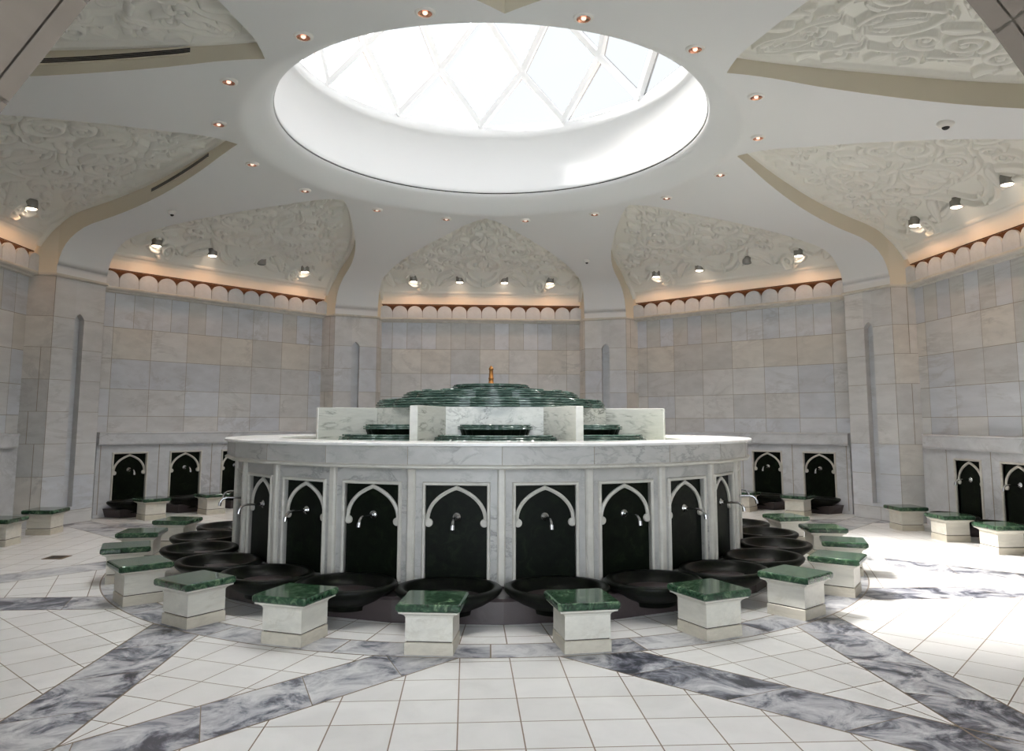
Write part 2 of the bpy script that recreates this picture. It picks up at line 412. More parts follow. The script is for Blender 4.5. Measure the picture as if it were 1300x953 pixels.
# ------------------------------------------------------------------ carved panels
def relief_mesh():
    # u samples with even arc length
    uu = np.linspace(3.02, 6.705, 3000); zz = np.interp(uu, UP, ZP)
    # smooth the profile a little
    ker = np.ones(181)/181; zz = np.convolve(np.pad(zz, 90, mode='edge'), ker, 'valid')
    zz[-60:] = np.linspace(zz[-60], 4.005, 60)
    al = np.concatenate([[0], np.cumsum(np.hypot(np.diff(uu), np.diff(zz)))])
    st = .0115
    nu = int(al[-1]/st); au = np.linspace(0, al[-1], nu)
    U = np.interp(au, al, uu); Zq = np.interp(au, al, zz)
    nvh = int(2.34/st); V = np.arange(-nvh, nvh+1)*st
    H = np.zeros((nu, len(V)), np.float32)
    def a_of(u): return float(np.interp(u, uu, al))
    HT = .070
    def paint(marks, vein=False):
        """marks (arc, v, radius); a strap with flat top and a cut moat so that later straps lie over earlier ones"""
        if not marks: return
        am = [m_[0] for m_ in marks]; vm = [m_[1] for m_ in marks]; rm_ = max(m_[2] for m_ in marks)+.04
        i0, i1 = max(int((min(am)-rm_)/st), 0), min(int((max(am)+rm_)/st)+2, nu)
        j0, j1 = max(int((min(vm)-rm_)/st)+nvh, 0), min(int((max(vm)+rm_)/st)+nvh+2, len(V))
        if i0 >= i1 or j0 >= j1: return
        E_ = np.full((i1-i0, j1-j0), -9.0); Q = np.full((i1-i0, j1-j0), 9.0)
        for a, v, r in marks:
            w_ = r+.035
            p0, p1 = max(int((a-w_)/st), i0), min(int((a+w_)/st)+2, i1); q0, q1 = max(int((v-w_)/st)+nvh, j0), min(int((v+w_)/st)+nvh+2, j1)
            if p0 >= p1 or q0 >= q1: continue
            d = np.hypot(au[p0:p1, None]-a, V[None, q0:q1]-v)
            blk_ = E_[p0-i0:p1-i0, q0-j0:q1-j0]; np.maximum(blk_, r-d, out=blk_)
            blk_ = Q[p0-i0:p1-i0, q0-j0:q1-j0]; np.minimum(blk_, d/r, out=blk_)
        sub = H[i0:i1, j0:j1]
        sub *= np.clip((-E_-.014)/.010, 0, 1)
        body = np.clip(E_/.010+.5, 0, 1)*HT*(1.0-.22*np.clip(Q, 0, 1)**2)
        if vein: body -= np.clip(1-np.abs(Q-.0)/.22, 0, 1)*.012*(E_ > 0)
        np.maximum(sub, body, out=sub)
    def stroke(pts, r0, r1=None, h=.05, taper=None, sides=(1, -1)):
        """pts (u,v); mirrored"""
        P = np.array([(a_of(u), v) for u, v in pts])
        seg = np.hypot(*np.diff(P, axis=0).T); tt = np.concatenate([[0], np.cumsum(seg)])
        n = max(2, int(tt[-1]/.009)); q = np.linspace(0, tt[-1], n)
        a = np.interp(q, tt, P[:, 0]); v = np.interp(q, tt, P[:, 1])
        f = np.linspace(0, 1, n)
        if taper == 'leaf': rr = .95*r0*(np.sin(PI*np.minimum(1, .06+.94*f))**.7) + .010
        else: rr = .88*(r0 + ((r1 if r1 is not None else r0)-r0)*f)
        for sg in sides:
            mk = [(a[i], sg*v[i], rr[i]) for i in range(n)]
            if taper == 'spiral':
                # paint in pieces so that the turns stay apart
                for c in range(0, n, 14): paint(mk[c:c+16])
            else: paint(mk, taper == 'leaf')
    def spiral(u, v, R, turns, start, sgn, r0=.05, r1=.026, h=.05):
        pts = []
        n = int(40*turns)
        for i in range(n+1):
            f = i/n; rr = R*(1-.86*f); an = start + sgn*2*PI*turns*f
            pts.append((u+rr*math.cos(an), v+rr*math.sin(an)))
        stroke(pts, r0, r1, h)
        for sg in (1, -1): paint([(a_of(pts[-1][0]), sg*pts[-1][1], r1*1.7)])
        return pts[0]
    def curve(ps, n=30):
        out = []
        ps = [ps[0]] + list(ps) + [ps[-1]]
        for i in range(1, len(ps)-2):
            p0, p1, p2, p3 = ps[i-1:i+3]
            for k in range(n):
                t = k/n
                out.append(tuple(.5*((2*p1[c]) + (-p0[c]+p2[c])*t + (2*p0[c]-5*p1[c]+4*p2[c]-p3[c])*t*t + (-p0[c]+3*p1[c]-3*p2[c]+p3[c])*t**3) for c in (0, 1)))
        out.append(ps[-2]); return out
    def leaf(u, v, ang, ln, wd, bend=.5, h=.045):
        pts = []
        for i in range(15):
            f = i/14; an = ang + bend*f*1.6
            if i == 0: p = (u, v)
            else: p = (p[0]+ln/14*math.cos(an), p[1]+ln/14*math.sin(an))
            pts.append(p)
        stroke(pts, wd, None, h, 'leaf')
    # leaves scattered along the stems
    rr = random.Random(11)
    for (u, v, an, ln) in [(5.95,.42,2.2,.34),(5.88,.70,3.6,.30),(5.70,1.12,1.2,.32),(5.62,.90,4.4,.28),(5.46,.30,2.4,.36),(5.34,.62,3.8,.3),
                           (5.15,.90,2.7,.34),(4.95,.95,3.9,.26),(4.98,.28,1.1,.30),(4.72,.22,2.5,.3),(4.62,.55,3.4,.28),(4.45,.62,2.4,.24),
                           (4.20,.55,3.6,.28),(4.12,.46,2.5,.24),(5.48,1.52,2.6,.3),(5.72,1.62,.6,.26),(5.40,1.36,3.6,.26),(5.96,2.02,3.4,.26),
                           (5.78,1.88,2.6,.3),(3.92,.30,3.4,.26),(3.72,.02,2.6,.2),(6.12,1.22,1.6,.34),(6.02,1.62,3.9,.22),(5.20,1.30,3.2,.26),(5.02,1.12,3.5,.24),
                           (4.84,.86,3.3,.22),(5.84,.16,4.2,.24),(5.55,.06,2.6,.22),(4.60,.06,2.3,.22)]:
        leaf(u, v, an, ln, .05+.025*rr.random(), rr.choice((-.8,-.5,.5,.8)), .045)
    # lower frieze: central bowl, acanthus swags and scroll rings round the lamps
    stroke(curve([(6.20,.46),(6.34,.36),(6.46,.20),(6.49,0)]), .03, .03, .055)
    stroke(curve([(6.16,.30),(6.30,.22),(6.38,.10),(6.40,0)]), .02, .02, .035)
    stroke([(6.36,0),(6.48,0)], .012, .012, .05)
    leaf(6.46, 1.10, -PI/2-.25, .60, .10, -.3, .05); leaf(6.40, 1.05, -PI/2+.35, .55, .08, -.55, .05)
    spiral(6.46, 1.22, .14, 1.6, PI/2, -1, .045, .022, .06)
    spiral(6.30, 1.43, .20, 1.1, -.4, 1, .035, .03, .05)
    stroke(curve([(6.36,1.55),(6.44,1.70),(6.36,1.9),(6.2,2.02)]), .035, .02, .05)
    leaf(6.20, 1.98, .2, .34, .08, -.7, .055); leaf(6.24, 2.04, PI+.5, .30, .05, .4)
    leaf(6.12, .55, PI/2-.3, .55, .07, -.5); leaf(6.05, .62, -PI/2+.6, .45, .06, .5)
    # axis vase
    stroke(curve([(6.02,0),(6.02,.16),(5.88,.30),(5.70,.33),(5.50,.22),(5.36,.10),(5.26,.09)]), .04, .035, .055)
    stroke(curve([(5.24,0),(5.24,.13)]), .05, .05, .06); stroke(curve([(5.10,0),(5.10,.11)]), .035, .035, .06)
    stroke(curve([(5.05,.06),(4.85,.20),(4.62,.22),(4.42,.10),(4.36,0)]), .04, .03, .055)
    leaf(5.92, 0, PI, .42, .09, 0, .05); leaf(4.9, .03, PI, .4, .06, .1)
    # big climbing stems and spirals
    stroke(curve([(6.05,.18),(5.98,.55),(5.72,.85),(5.75,1.25),(5.98,1.5)]), .045, .035, .05)
    stroke(curve([(5.30,.10),(5.45,.45),(5.32,.80),(5.05,.95),(4.75,.80)]), .045, .035, .05)
    stroke(curve([(4.36,.05),(4.30,.30),(4.45,.52),(4.70,.60)]), .035, .03, .05)
    stroke(curve([(5.72,.85),(5.50,1.05),(5.42,1.30),(5.60,1.55),(5.86,1.72)]), .04, .03, .05)
    spiral(5.62, .58, .19, 1.7, .3, 1); spiral(5.80, 1.02, .17, 1.6, PI, -1); spiral(5.55, 1.32, .17, 1.6, -PI/2, 1)
    spiral(5.08, .66, .22, 1.8, 1.2, -1); spiral(4.80, .46, .16, 1.6, PI/2, 1); spiral(5.28, 1.08, .17, 1.6, 0, -1)
    spiral(4.55, .78, .14, 1.5, 2.0, -1, .04, .024); spiral(4.22, .33, .15, 1.6, 2.6, 1, .04, .024)
    spiral(4.02, .12, .11, 1.4, 0, -1, .034, .022); spiral(5.92, 1.78, .16, 1.6, 2.4, 1, .04); spiral(6.04, .93, .15, 1.5, .8, 1, .04)
    stroke(curve([(4.30,.30),(4.05,.28),(3.85,.18),(3.62,.16),(3.45,.06)]), .035, .02, .05)
    stroke(curve([(4.0,.0),(3.8,.08),(3.6,.0)]), .03, .02, .05)
    # border along the two curved edges, plain lower field
    def vedge(u):
        if u >= 6.38: return 2.167
        best = None
        lo, hi = 2.911, RF
        for _ in range(40):
            s = (lo+hi)/2
            if s*C22 + wedge(s)*S22 < u: lo = s
            else: hi = s
        return s*S22 - wedge(s)*C22
    VE = np.array([vedge(u) if u > 3.155 else 0 for u in U])
    dist = VE[:, None] - np.abs(V)[None, :]
    slope = np.gradient(VE, U); dist = dist/np.sqrt(1+np.clip(slope, 0, 4)**2)[:, None]
    inside = np.clip((dist-.10)/.02, 0, 1)
    low = (U > 6.56)[:, None]
    H *= inside; H[np.broadcast_to(low, H.shape)] = 0
    bord = np.clip((.085-dist)/.014, 0, 1)*.05
    H = np.maximum(H, bord*(U < 6.66)[:, None])
    H = np.maximum(H, (np.abs(U-6.585) < .012)[:, None]*.012)
    # vertices, moved along the room-side normal
    dz = np.gradient(Zq, au); du = np.gradient(U, au)
    nu_, nz_ = dz, -du
    ln = np.hypot(nu_, nz_); nu_, nz_ = nu_/ln, nz_/ln
    X = np.broadcast_to(V[None, :], H.shape); Yy = U[:, None] + nu_[:, None]*H; Zz = Zq[:, None] + nz_[:, None]*H
    co = np.stack([X, Yy, Zz], -1).reshape(-1, 3)
    n = len(V)
    keep = np.abs(V)[None, :] < (np.where(U > 6.3, 2.3, VE + .10))[:, None]
    kf = keep[:-1, :-1] | keep[1:, 1:]
    ii, jj = np.nonzero(kf)
    a = ii*n+jj
    F = np.stack([a, a+1, a+n+1, a+n], 1)
    used = np.unique(F); remap = np.full(len(co), -1); remap[used] = np.arange(len(used))
    co = co[used]; F = remap[F]
    me = D.meshes.new('carved_panel')
    me.vertices.add(len(co)); me.vertices.foreach_set('co', co.astype(np.float32).ravel())
    me.loops.add(F.size); me.loops.foreach_set('vertex_index', F.astype(np.int32).ravel())
    me.polygons.add(len(F)); me.polygons.foreach_set('loop_start', np.arange(0, F.size, 4, dtype=np.int32))
    me.polygons.foreach_set('loop_total', np.full(len(F), 4, np.int32))
    me.update(calc_edges=True); me.validate()
    me.polygons.foreach_set('use_smooth', np.ones(len(me.polygons), bool))
    me.materials.append(M['relief']); return me
rm = relief_mesh()
PAN = [(0, 'carved plaster arabesque panel over the far wall, straight behind the fountain'),
       (45, 'carved plaster arabesque panel over the far right wall, with an unlit third lamp'),
       (90, 'carved plaster arabesque panel over the right wall, with three lamps along its lower edge'),
       (135, 'carved plaster arabesque panel at the top right corner, cut by the stone arch'),
       (180, 'carved panel over the entrance, only its tip showing above the skylight'),
       (225, 'carved plaster arabesque panel at the top left corner, cut by the stone arch'),
       (270, 'carved plaster arabesque panel over the left wall, one lamp showing'),
       (315, 'carved plaster arabesque panel over the far left wall, with an unlit third lamp')]
for a, lab in PAN:
    o = D.objects.new('carved_panel', rm); COL.objects.link(o)
    o.rotation_euler = (0, 0, -math.radians(a))
    tag(o, lab, 'carved panel', 'carved ceiling panels')

# ------------------------------------------------------------------ walls
COOL = [(.58,.61,.66),(.61,.635,.675),(.565,.59,.635),(.62,.64,.675)]
NEUT = [(.63,.635,.635),(.61,.615,.62),(.65,.65,.645),(.59,.595,.60)]
WARM = [(.64,.615,.575),(.625,.605,.575),(.62,.60,.56),(.65,.635,.60)]
GREY = [(.56,.565,.56),(.58,.58,.57),(.545,.545,.535)]
def pick(rg, fam):
    c = rg.choice(fam); k = rg.uniform(.94, 1.04); return tuple(x*k for x in c)
def tiles(mb, w0, w1, y, rows, rg, holes=(), gr=.0035):
    """flat stone courses on the plane y (facing -y) between w0..w1; rows = (z0,z1,width,offset,families)"""
    for z0, z1, tw, off, fams in rows:
        x = w0
        cuts = [w0]; p = w0 + off
        while p < w1 - .04:
            if p > w0 + .04: cuts.append(p)
            p += tw
        cuts.append(w1)
        for a, b in zip(cuts[:-1], cuts[1:]):
            mb.quad((a+gr, y, z0+gr), (b-gr, y, z0+gr), (b-gr, y, z1-gr), (a+gr, y, z1-gr), pick(rg, rg.choice(fams)), 0)
WROWS = [(1.345,1.605,.62,.30,[COOL,NEUT]), (1.605,2.05,.62,.30,[COOL,NEUT,NEUT]), (2.05,2.545,.62,.30,[NEUT,NEUT,COOL]),
         (2.545,3.06,.62,.30,[WARM,WARM,NEUT,GREY]), (3.06,3.70,.31,.30,[COOL,COOL,GREY])]
SIDE = {0:'back', 45:'back_right', 90:'right', 135:'front_right', 225:'front_left', 270:'left', 315:'back_left'}
HW = 2.19
for a, nm in SIDE.items():
    mb = MB(); mb.M = frame(a); rg = random.Random(a+3)
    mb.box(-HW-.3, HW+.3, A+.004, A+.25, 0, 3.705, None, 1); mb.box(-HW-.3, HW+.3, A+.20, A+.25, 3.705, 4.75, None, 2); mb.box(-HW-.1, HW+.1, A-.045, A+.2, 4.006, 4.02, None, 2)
    tiles(mb, -HW, HW, A, WROWS + [(0.0,.6,.62,.1,[NEUT,COOL]), (.6,1.345,.62,.3,[NEUT,COOL])], rg)
    struct(mb.build('wall_'+nm, [M['ashlar'], M['grout'], M['recess']]))
# entrance wall with pointed arch (behind / around the camera)
ARCH = [(2.02,0),(2.02,1.75),(1.97,2.02),(1.87,2.25),(1.72,2.49),(1.5,2.83),(1.22,3.2),(.85,3.58),(.45,3.88),(0,4.12)]
mb = MB(); mb.M = Matrix.Rotation(PI, 4, 'Z')
y0, y1 = A, A+.55
for sg in (-1, 1):
    for y, mi in ((y0, 0), (y1, 0)):
        for (xa, za), (xb, zb) in zip(ARCH[:-1], ARCH[1:]):
            if zb - za < 1e-6: continue
            mb.quad((sg*xa, y, za), (sg*2.7, y, za), (sg*2.7, y, zb), (sg*xb, y, zb), (.27,.23,.195), 0)
        mb.quad((0, y, 4.12), (sg*2.7, y, 4.12), (sg*2.7, y, 4.75), (0, y, 4.75), (.27,.23,.195), 0)
    # voussoirs of the reveal with joints
    for d0, d1 in ((0, .085), (.095, .32), (.33, .55)):
        for (xa, za), (xb, zb) in zip(ARCH[:-1], ARCH[1:]):
            e = Vector((xb-xa, zb-za)); ln = e.length; e /= ln; g = .006/ln
            p = (xa+(xb-xa)*g, za+(zb-za)*g); q = (xb-(xb-xa)*g, zb-(zb-za)*g)
            mb.quad((sg*p[0], y0+d0, p[1]), (sg*q[0], y0+d0, q[1]), (sg*q[0], y0+d1, q[1]), (sg*p[0], y0+d1, p[1]), (.27,.23,.195), 0)
    for (xa, za), (xb, zb) in zip(ARCH[:-1], ARCH[1:]):
        k = 1.004
        mb.quad((sg*(xa+.012), y0, za+.01), (sg*(xb+.012), y0, zb+.01), (sg*(xb+.012), y1, zb+.01), (sg*(xa+.012), y1, za+.01), None, 1)
struct(mb.build('wall_front', [M['ashlar'], M['grout']]))
# lobby the photographer stands in
mb = MB()
mb.box(-3.0, -2.7, -12.6, -A-.55, 0, 4.75); mb.box(2.7, 3.0, -12.6, -A-.55, 0, 4.75)
mb.box(-3.0, 3.0, -12.6, -A-.4, 4.75, 5.0)
struct(mb.build('wall_lobby', M['stone']))

# pilasters
PROWS = [(.0,.20),(.20,.72),(.72,1.19),(1.19,1.66),(1.66,2.13),(2.13,2.60),(2.60,3.06),(3.06,3.655)]
for k in range(8):
    a = 22.5+45*k; mb = MB(); mb.M = frame(a); rg = random.Random(k+50)
    sw, zb, zt, zap = .082, .25, 3.02, 3.15       # slot half width, bottom, spring, apex
    y = RF; gr = .003
    back = y+.004
    # joint-coloured backing around the slot
    mb.quad((-WF,back,0),(-sw,back,0),(-sw,back,ZS-.03),(-WF,back,ZS-.03),None,1); mb.quad((sw,back,0),(WF,back,0),(WF,back,ZS-.03),(sw,back,ZS-.03),None,1)
    mb.quad((-sw,back,0),(sw,back,0),(sw,back,zb),(-sw,back,zb),None,1); mb.quad((-sw,back,zap),(sw,back,zap),(sw,back,ZS-.03),(-sw,back,ZS-.03),None,1)
    for z0, z1 in PROWS:
        fam = rg.choice([NEUT, COOL, NEUT]); 
        sp = rg.choice((-.08, .0, .06))
        if z1 <= zb+.001 or z0 >= zt+.04:
            hi = z1
            lo = z0
            if z0 >= zt+.04 - .0:      # course over the slot: arch head cut
                arc = [(-sw, zt+.04)] 
                mb.quad((-WF+gr,y,lo+gr),(-sw,y,lo+gr),(-sw,y,hi-gr),(-WF+gr,y,hi-gr),pick(rg,fam)); 
                mb.quad((sw,y,lo+gr),(WF-gr,y,lo+gr),(WF-gr,y,hi-gr),(sw,y,hi-gr),pick(rg,fam))
                t = pick(rg, fam)
                mb.add([(-sw,y,lo+gr),(-.055,y,lo+.045),(-.022,y,zap-.012),(0,y,zap),(0,y,hi-gr),(-sw,y,hi-gr)],[(0,1,2,3,4,5)],t)
                mb.add([(0,y,zap),(.022,y,zap-.012),(.055,y,lo+.045),(sw,y,lo+gr),(sw,y,hi-gr),(0,y,hi-gr)],[(0,1,2,3,4,5)],t)
            else:
                mb.quad((-WF+gr,y,lo+gr),(sp-gr,y,lo+gr),(sp-gr,y,hi-gr),(-WF+gr,y,hi-gr),pick(rg,fam)); mb.quad((sp+gr,y,lo+gr),(WF-gr,y,lo+gr),(WF-gr,y,hi-gr),(sp+gr,y,hi-gr),pick(rg,fam))
        else:
            lo = z0
            mb.quad((-WF+gr,y,lo+gr),(-sw,y,lo+gr),(-sw,y,z1-gr),(-WF+gr,y,z1-gr),pick(rg,fam)); mb.quad((sw,y,lo+gr),(WF-gr,y,lo+gr),(WF-gr,y,z1-gr),(sw,y,z1-gr),pick(rg,fam))
            if lo < zb: mb.quad((-sw,y,lo+gr),(sw,y,lo+gr),(sw,y,zb),(-sw,y,zb),pick(rg,fam))
    # slot recess
    dp = .10; t = (.52,.52,.52)
    for sg in (-1, 1): mb.quad((sg*sw,y,zb),(sg*sw,y+dp,zb),(sg*sw,y+dp,3.07),(sg*sw,y,3.07),t)
    mb.quad((-sw,y+dp,zb),(sw,y+dp,zb),(sw,y+dp,3.2),(-sw,y+dp,3.2),(.56,.58,.61)); mb.quad((-sw,y,zb),(sw,y,zb),(sw,y+dp,zb),(-sw,y+dp,zb),t)
    hd = [(-sw,3.06),(-.055,3.105),(-.022,3.138),(0,zap),(.022,3.138),(.055,3.105),(sw,3.06)]
    for p, q in zip(hd[:-1], hd[1:]): mb.quad((p[0],y,p[1]),(q[0],y,q[1]),(q[0],y+dp,q[1]),(p[0],y+dp,p[1]),t)
    # returns to the walls
    ex, ey = WF+.20, RF+.335
    for sg in (-1, 1):
        for z0, z1 in PROWS:
            fam = rg.choice([WARM, GREY, WARM, NEUT]); f = rg.choice((.35, .62, 1.0))
            def P(t_, z): return (sg*(WF+(ex-WF)*t_), RF+(ey-RF)*t_, z)
            mb.quad(P(.012,z0+gr),P(f-.012,z0+gr),P(f-.012,z1-gr),P(.012,z1-gr),pick(rg,fam))
            if f < 1: mb.quad(P(f+.012,z0+gr),P(1,z0+gr),P(1,z1-gr),P(f+.012,z1-gr),pick(rg,fam))
        mb.quad((sg*(WF-.004),RF+.002,0),(sg*(ex-.004),ey,0),(sg*(ex-.004),ey,ZS-.03),(sg*(WF-.004),RF+.002,ZS-.03),None,1)
    # capping moulding
    o = .035
    pr = [(-ex-.02,ey),(-WF-o*.6,RF-o),(WF+o*.6,RF-o),(ex+.02,ey)]
    pi_ = [(-ex,ey),(-WF,RF),(WF,RF),(ex,ey)]
    for zA, zB in ((3.655, 3.70),):
        vs = [(x,yy,zA) for x,yy in pi_] + [(x,yy,zA+.018) for x,yy in pr] + [(x,yy,zB) for x,yy in pr] + [(x,yy,zB+.004) for x,yy in pi_]
        fs = [(r*4+i, r*4+i+1, (r+1)*4+i+1, (r+1)*4+i) for r in range(3) for i in range(3)]
        mb.add(vs, fs, (.60,.57,.50), 0)
    # thickness behind the face
    mb.quad((-WF,y+.2,0),(WF,y+.2,0),(WF,y+.2,4.4),(-WF,y+.2,4.4),None,1)
    struct(mb.build('trim_%d' % (k+1), [M['ashlar'], M['grout']]))

# floor
mb = MB(); mb.box(-12, 12, -14, 12, -.2, 0)
struct(mb.build('floor', M['floor']))

# ------------------------------------------------------------------ scalloped cornices
def cornice_proto():
    root = empty('scalloped_cornice')
    mb = MB()
    y0 = A-.13
    prof = [(A+.004,3.625),(A-.05,3.632),(A-.06,3.655),(y0+.01,3.668),(y0-.005,3.685),(y0-.005,3.705),(y0+.01,3.715),(A+.004,3.715)]
    hw = 2.13
    mb.rings([[( -hw-.06*(A-p[0])/.13, p[0], p[1]) for p in prof], [(hw+.06*(A-p[0])/.13, p[0], p[1]) for p in prof]], True, True, True)
    mb.build('ledge', M['fount_trim'], root)
    n = 14; sp = 4.40/n; r = sp/2-.004
    sc0 = None
    for i in range(n):
        if sc0 is None:
            mb = MB(); o2 = [(-r, 0), (r, 0)]
            zc = .115
            out = [(r,0)] + [(r*math.cos(t), zc + r*math.sin(t)*.92) for t in [PI*j/14 for j in range(15)]] + [(-r,0)]
            mb.rings([[(x, 0, z) for x, z in out], [(x, .035, z) for x, z in out]], True, True)
            sc0 = mb.build('scallop', M['scal'], root); ob = sc0
        else:
            ob = D.objects.new('scallop', sc0.data); COL.objects.link(ob); ob.parent = root
        ob.location = (-2.2+sp*(i+.5), y0+.012, 3.714)
    mb = MB()
    mb.box(-2.12, 2.12, A-.065, A-.04, 3.713, 3.722)
    mb.build('light_strip', M['led'], root)
    return root
M['scal'] = marble('scallop marble', (.60,.63,.66), (.45,.42,.38), 2.0, .4, .4)
CORN = [(0,'scalloped marble cornice along the top of the far wall behind the fountain'),(45,'scalloped marble cornice rising to the right along the far right wall'),
        (90,'scalloped marble cornice along the right wall, cut by the right edge of the photo'),(315,'scalloped marble cornice along the far left wall, lit orange from behind'),
        (270,'scalloped marble cornice of the left wall, cut by the left photo edge')]
c0 = cornice_proto()
for i, (a, lab) in enumerate(CORN):
    o = c0 if i == 0 else copy_tree(c0)
    o.rotation_euler = (0,0,-math.radians(a)); tag(o, lab, 'cornice', 'scalloped cornices')

# ------------------------------------------------------------------ niche, tap and basin pieces (local: x along, y outward into room is NEGATIVE y, z up)
AC = [(1,0),(.985,.15),(.94,.31),(.87,.44),(.79,.545),(.66,.67),(.52,.77),(.27,.90),(0,1.0)]
def arch_pt(f, w, zs, rise):
    def at(q):
        q = max(0, min(1, q))*(len(AC)-1); i = min(int(q), len(AC)-2); t = q-i
        p = [AC[max(0, i-1)], AC[i], AC[i+1], AC[min(len(AC)-1, i+2)]]
        return tuple(.5*(2*p[1][c] + (-p[0][c]+p[2][c])*t + (2*p[0][c]-5*p[1][c]+4*p[2][c]-p[3][c])*t*t + (-p[0][c]+3*p[1][c]-3*p[2][c]+p[3][c])*t**3) for c in (0, 1))
    a, b, p = at(f-.01), at(f+.01), at(f)
    tx, tz = (b[0]-a[0])*w, (b[1]-a[1])*rise; l = math.hypot(tx, tz)
    return (p[0]*w, zs+p[1]*rise), (tx/l, tz/l)
def arch_strip(mb, y_front, y_back, w=.245, zs=.70, rise=.275, wd=.030):
    c = (rise*rise - w*w)/(2*w); Rr = w + c
    a_end = math.atan2(rise, c)   # angle at apex for the right arc whose centre is (-c, zs)
    for sg in (-1, 1):
        rs = []
        n = 16
        for i in range(n+1):
            p, tg = arch_pt(i/n, w, zs, rise)
            nr = (tg[1], -tg[0])
            po = (p[0]+nr[0]*wd*.4, p[1]+nr[1]*wd*.4); pi_ = (p[0]-nr[0]*wd*.6, p[1]-nr[1]*wd*.6)
            if i == n: po = (0, p[1]+wd*.5); pi_ = (0, p[1]-wd*.72)
            md = ((po[0]+pi_[0])/2, (po[1]+pi_[1])/2)
            rs.append([(sg*po[0], y_back, po[1]), (sg*po[0], y_front+.006, po[1]), (sg*md[0], y_front-.004, md[1]), (sg*pi_[0], y_front+.006, pi_[1]), (sg*pi_[0], y_back, pi_[1])])
        mb.rings(rs, True, True, True)
        # round drop at the springing
        kr = .034
        mb.add(*disc_data(sg*(w-.014), y_back, y_front, zs-.012, kr))
def disc_data(cx, yb, yf, cz, r, n=18):
    a = [(cx+r*math.cos(2*PI*i/n), yb, cz+r*math.sin(2*PI*i/n)) for i in range(n)]
    b = [(cx+r*math.cos(2*PI*i/n), yf+.004, cz+r*math.sin(2*PI*i/n)) for i in range(n)]
    c = [(cx+r*.8*math.cos(2*PI*i/n), yf, cz+r*.8*math.sin(2*PI*i/n)) for i in range(n)]
    fs = []
    for k in (0, n):
        for i in range(n): fs.append((k+i, k+(i+1)%n, k+n+(i+1)%n, k+n+i))
    fs.append(tuple(range(2*n, 3*n)))
    return a+b+c, fs
PW, ZB, ZT = .255, .215, .993     # panel half width, bottom, top
def niche_parts(parent, depth=.03):
    """parts of one niche; plane y=0 is the face of the marble, the room is at -y"""
    mb = MB(); mb.box(-PW, PW, depth, depth+.02, ZB, ZT)
    p = mb.build('niche_panel', M['dkgreen'], parent)
    mb = MB(); fw = .028
    prof = [(0,.035),(0,-.016),(.008,-.024),(.020,-.024),(fw,-.012),(fw,.0)]      # (distance outward, y)
    for sg in (-1, 1):
        mb.rings([[(sg*(PW+d), y, ZB) for d, y in prof], [(sg*(PW+d), y, ZT+d) for d, y in prof]], True, False, True)
    mb.rings([[(-(PW+d), y, ZT+d) for d, y in prof], [(PW+d, y, ZT+d) for d, y in prof]], False, False, True)
    f = mb.build('niche_frame', M['fount_trim'], parent)
    mb = MB(); arch_strip(mb, depth-.022, depth+.002)
    a = mb.build('arch_moulding', M['fount_trim'], parent)
    return [p, f, a]
def faucet_part(parent, depth=.03):
    mb = MB(); mb.M = Matrix.Translation((0, depth, .735)) @ Matrix.Rotation(PI/2, 4, 'X')
    mb.lathe([(.002,0),(.038,0),(.038,.004),(.026,.012),(.017,.016),(.0165,.03),(.004,.03)], 20)
    f = mb.build('faucet', M['chrome'], parent)
    mb = MB(); d = depth
    mb.tube([(0,d-.02,.735),(0,d-.10,.738),(0,d-.16,.740),(0,d-.195,.733),(0,d-.218,.714),(0,d-.228,.690)], [.0115,.0105,.0105,.011,.0115,.012], 12)
    mb.tube([(0,d-.2275,.695),(0,d-.234,.660)], [.0165,.0155], 12)
    s = mb.build('spout', M['chrome'], f)
    return f
def basin_part(parent, cy=-.37, sy=.90):
    mb = MB()
    prof = [(.02,.155),(.20,.16),(.30,.195),(.335,.235),(.345,.258),(.36,.266),(.395,.266),(.408,.256),(.410,.240),(.40,.222),(.36,.190),(.29,.145),(.22,.115),(.19,.10),(.185,.07),(.02,.07)]
    mb.lathe(prof, 48, 0, cy, 1.0, sy)
    return mb.build('basin', M['basin'], parent)

# ------------------------------------------------------------------ ablution fountain
F = empty('ablution_fountain')
tag(F, 'large round ablution fountain of veined white marble in the middle of the hall', 'fountain')
AP = 2.83                                   # apothem of the niche faces
fa = [-7.5 + 15*i for i in range(24)]       # facet axes, measured anticlockwise-from-camera; -7.5 and 7.5 face the entrance
hw = AP*math.tan(math.radians(7.5))
body = MB()
for a in fa:
    # local frame: face looks along -y at a=0 (towards the camera)
    Mt = Matrix.Rotation(math.radians(a), 4, 'Z')
    body.M = Mt
    y = -AP
    body.quad((-hw,y,.18),(-PW,y,.18),(-PW,y,1.14),(-hw,y,1.14)); body.quad((PW,y,.18),(hw,y,.18),(hw,y,1.14),(PW,y,1.14))
    body.quad((-PW,y,ZT),(PW,y,ZT),(PW,y,1.14),(-PW,y,1.14)); body.quad((-PW,y,.18),(PW,y,.18),(PW,y,ZB),(-PW,y,ZB))
    for sg in (-1,1): body.quad((sg*PW,y,ZB),(sg*PW,y+.035,ZB),(sg*PW,y+.035,ZT),(sg*PW,y,ZT))
    body.quad((-PW,y,ZT),(PW,y,ZT),(PW,y+.035,ZT),(-PW,y+.035,ZT))
body.M = Matrix.Identity(4)
body.build('body', M['fount'], F)
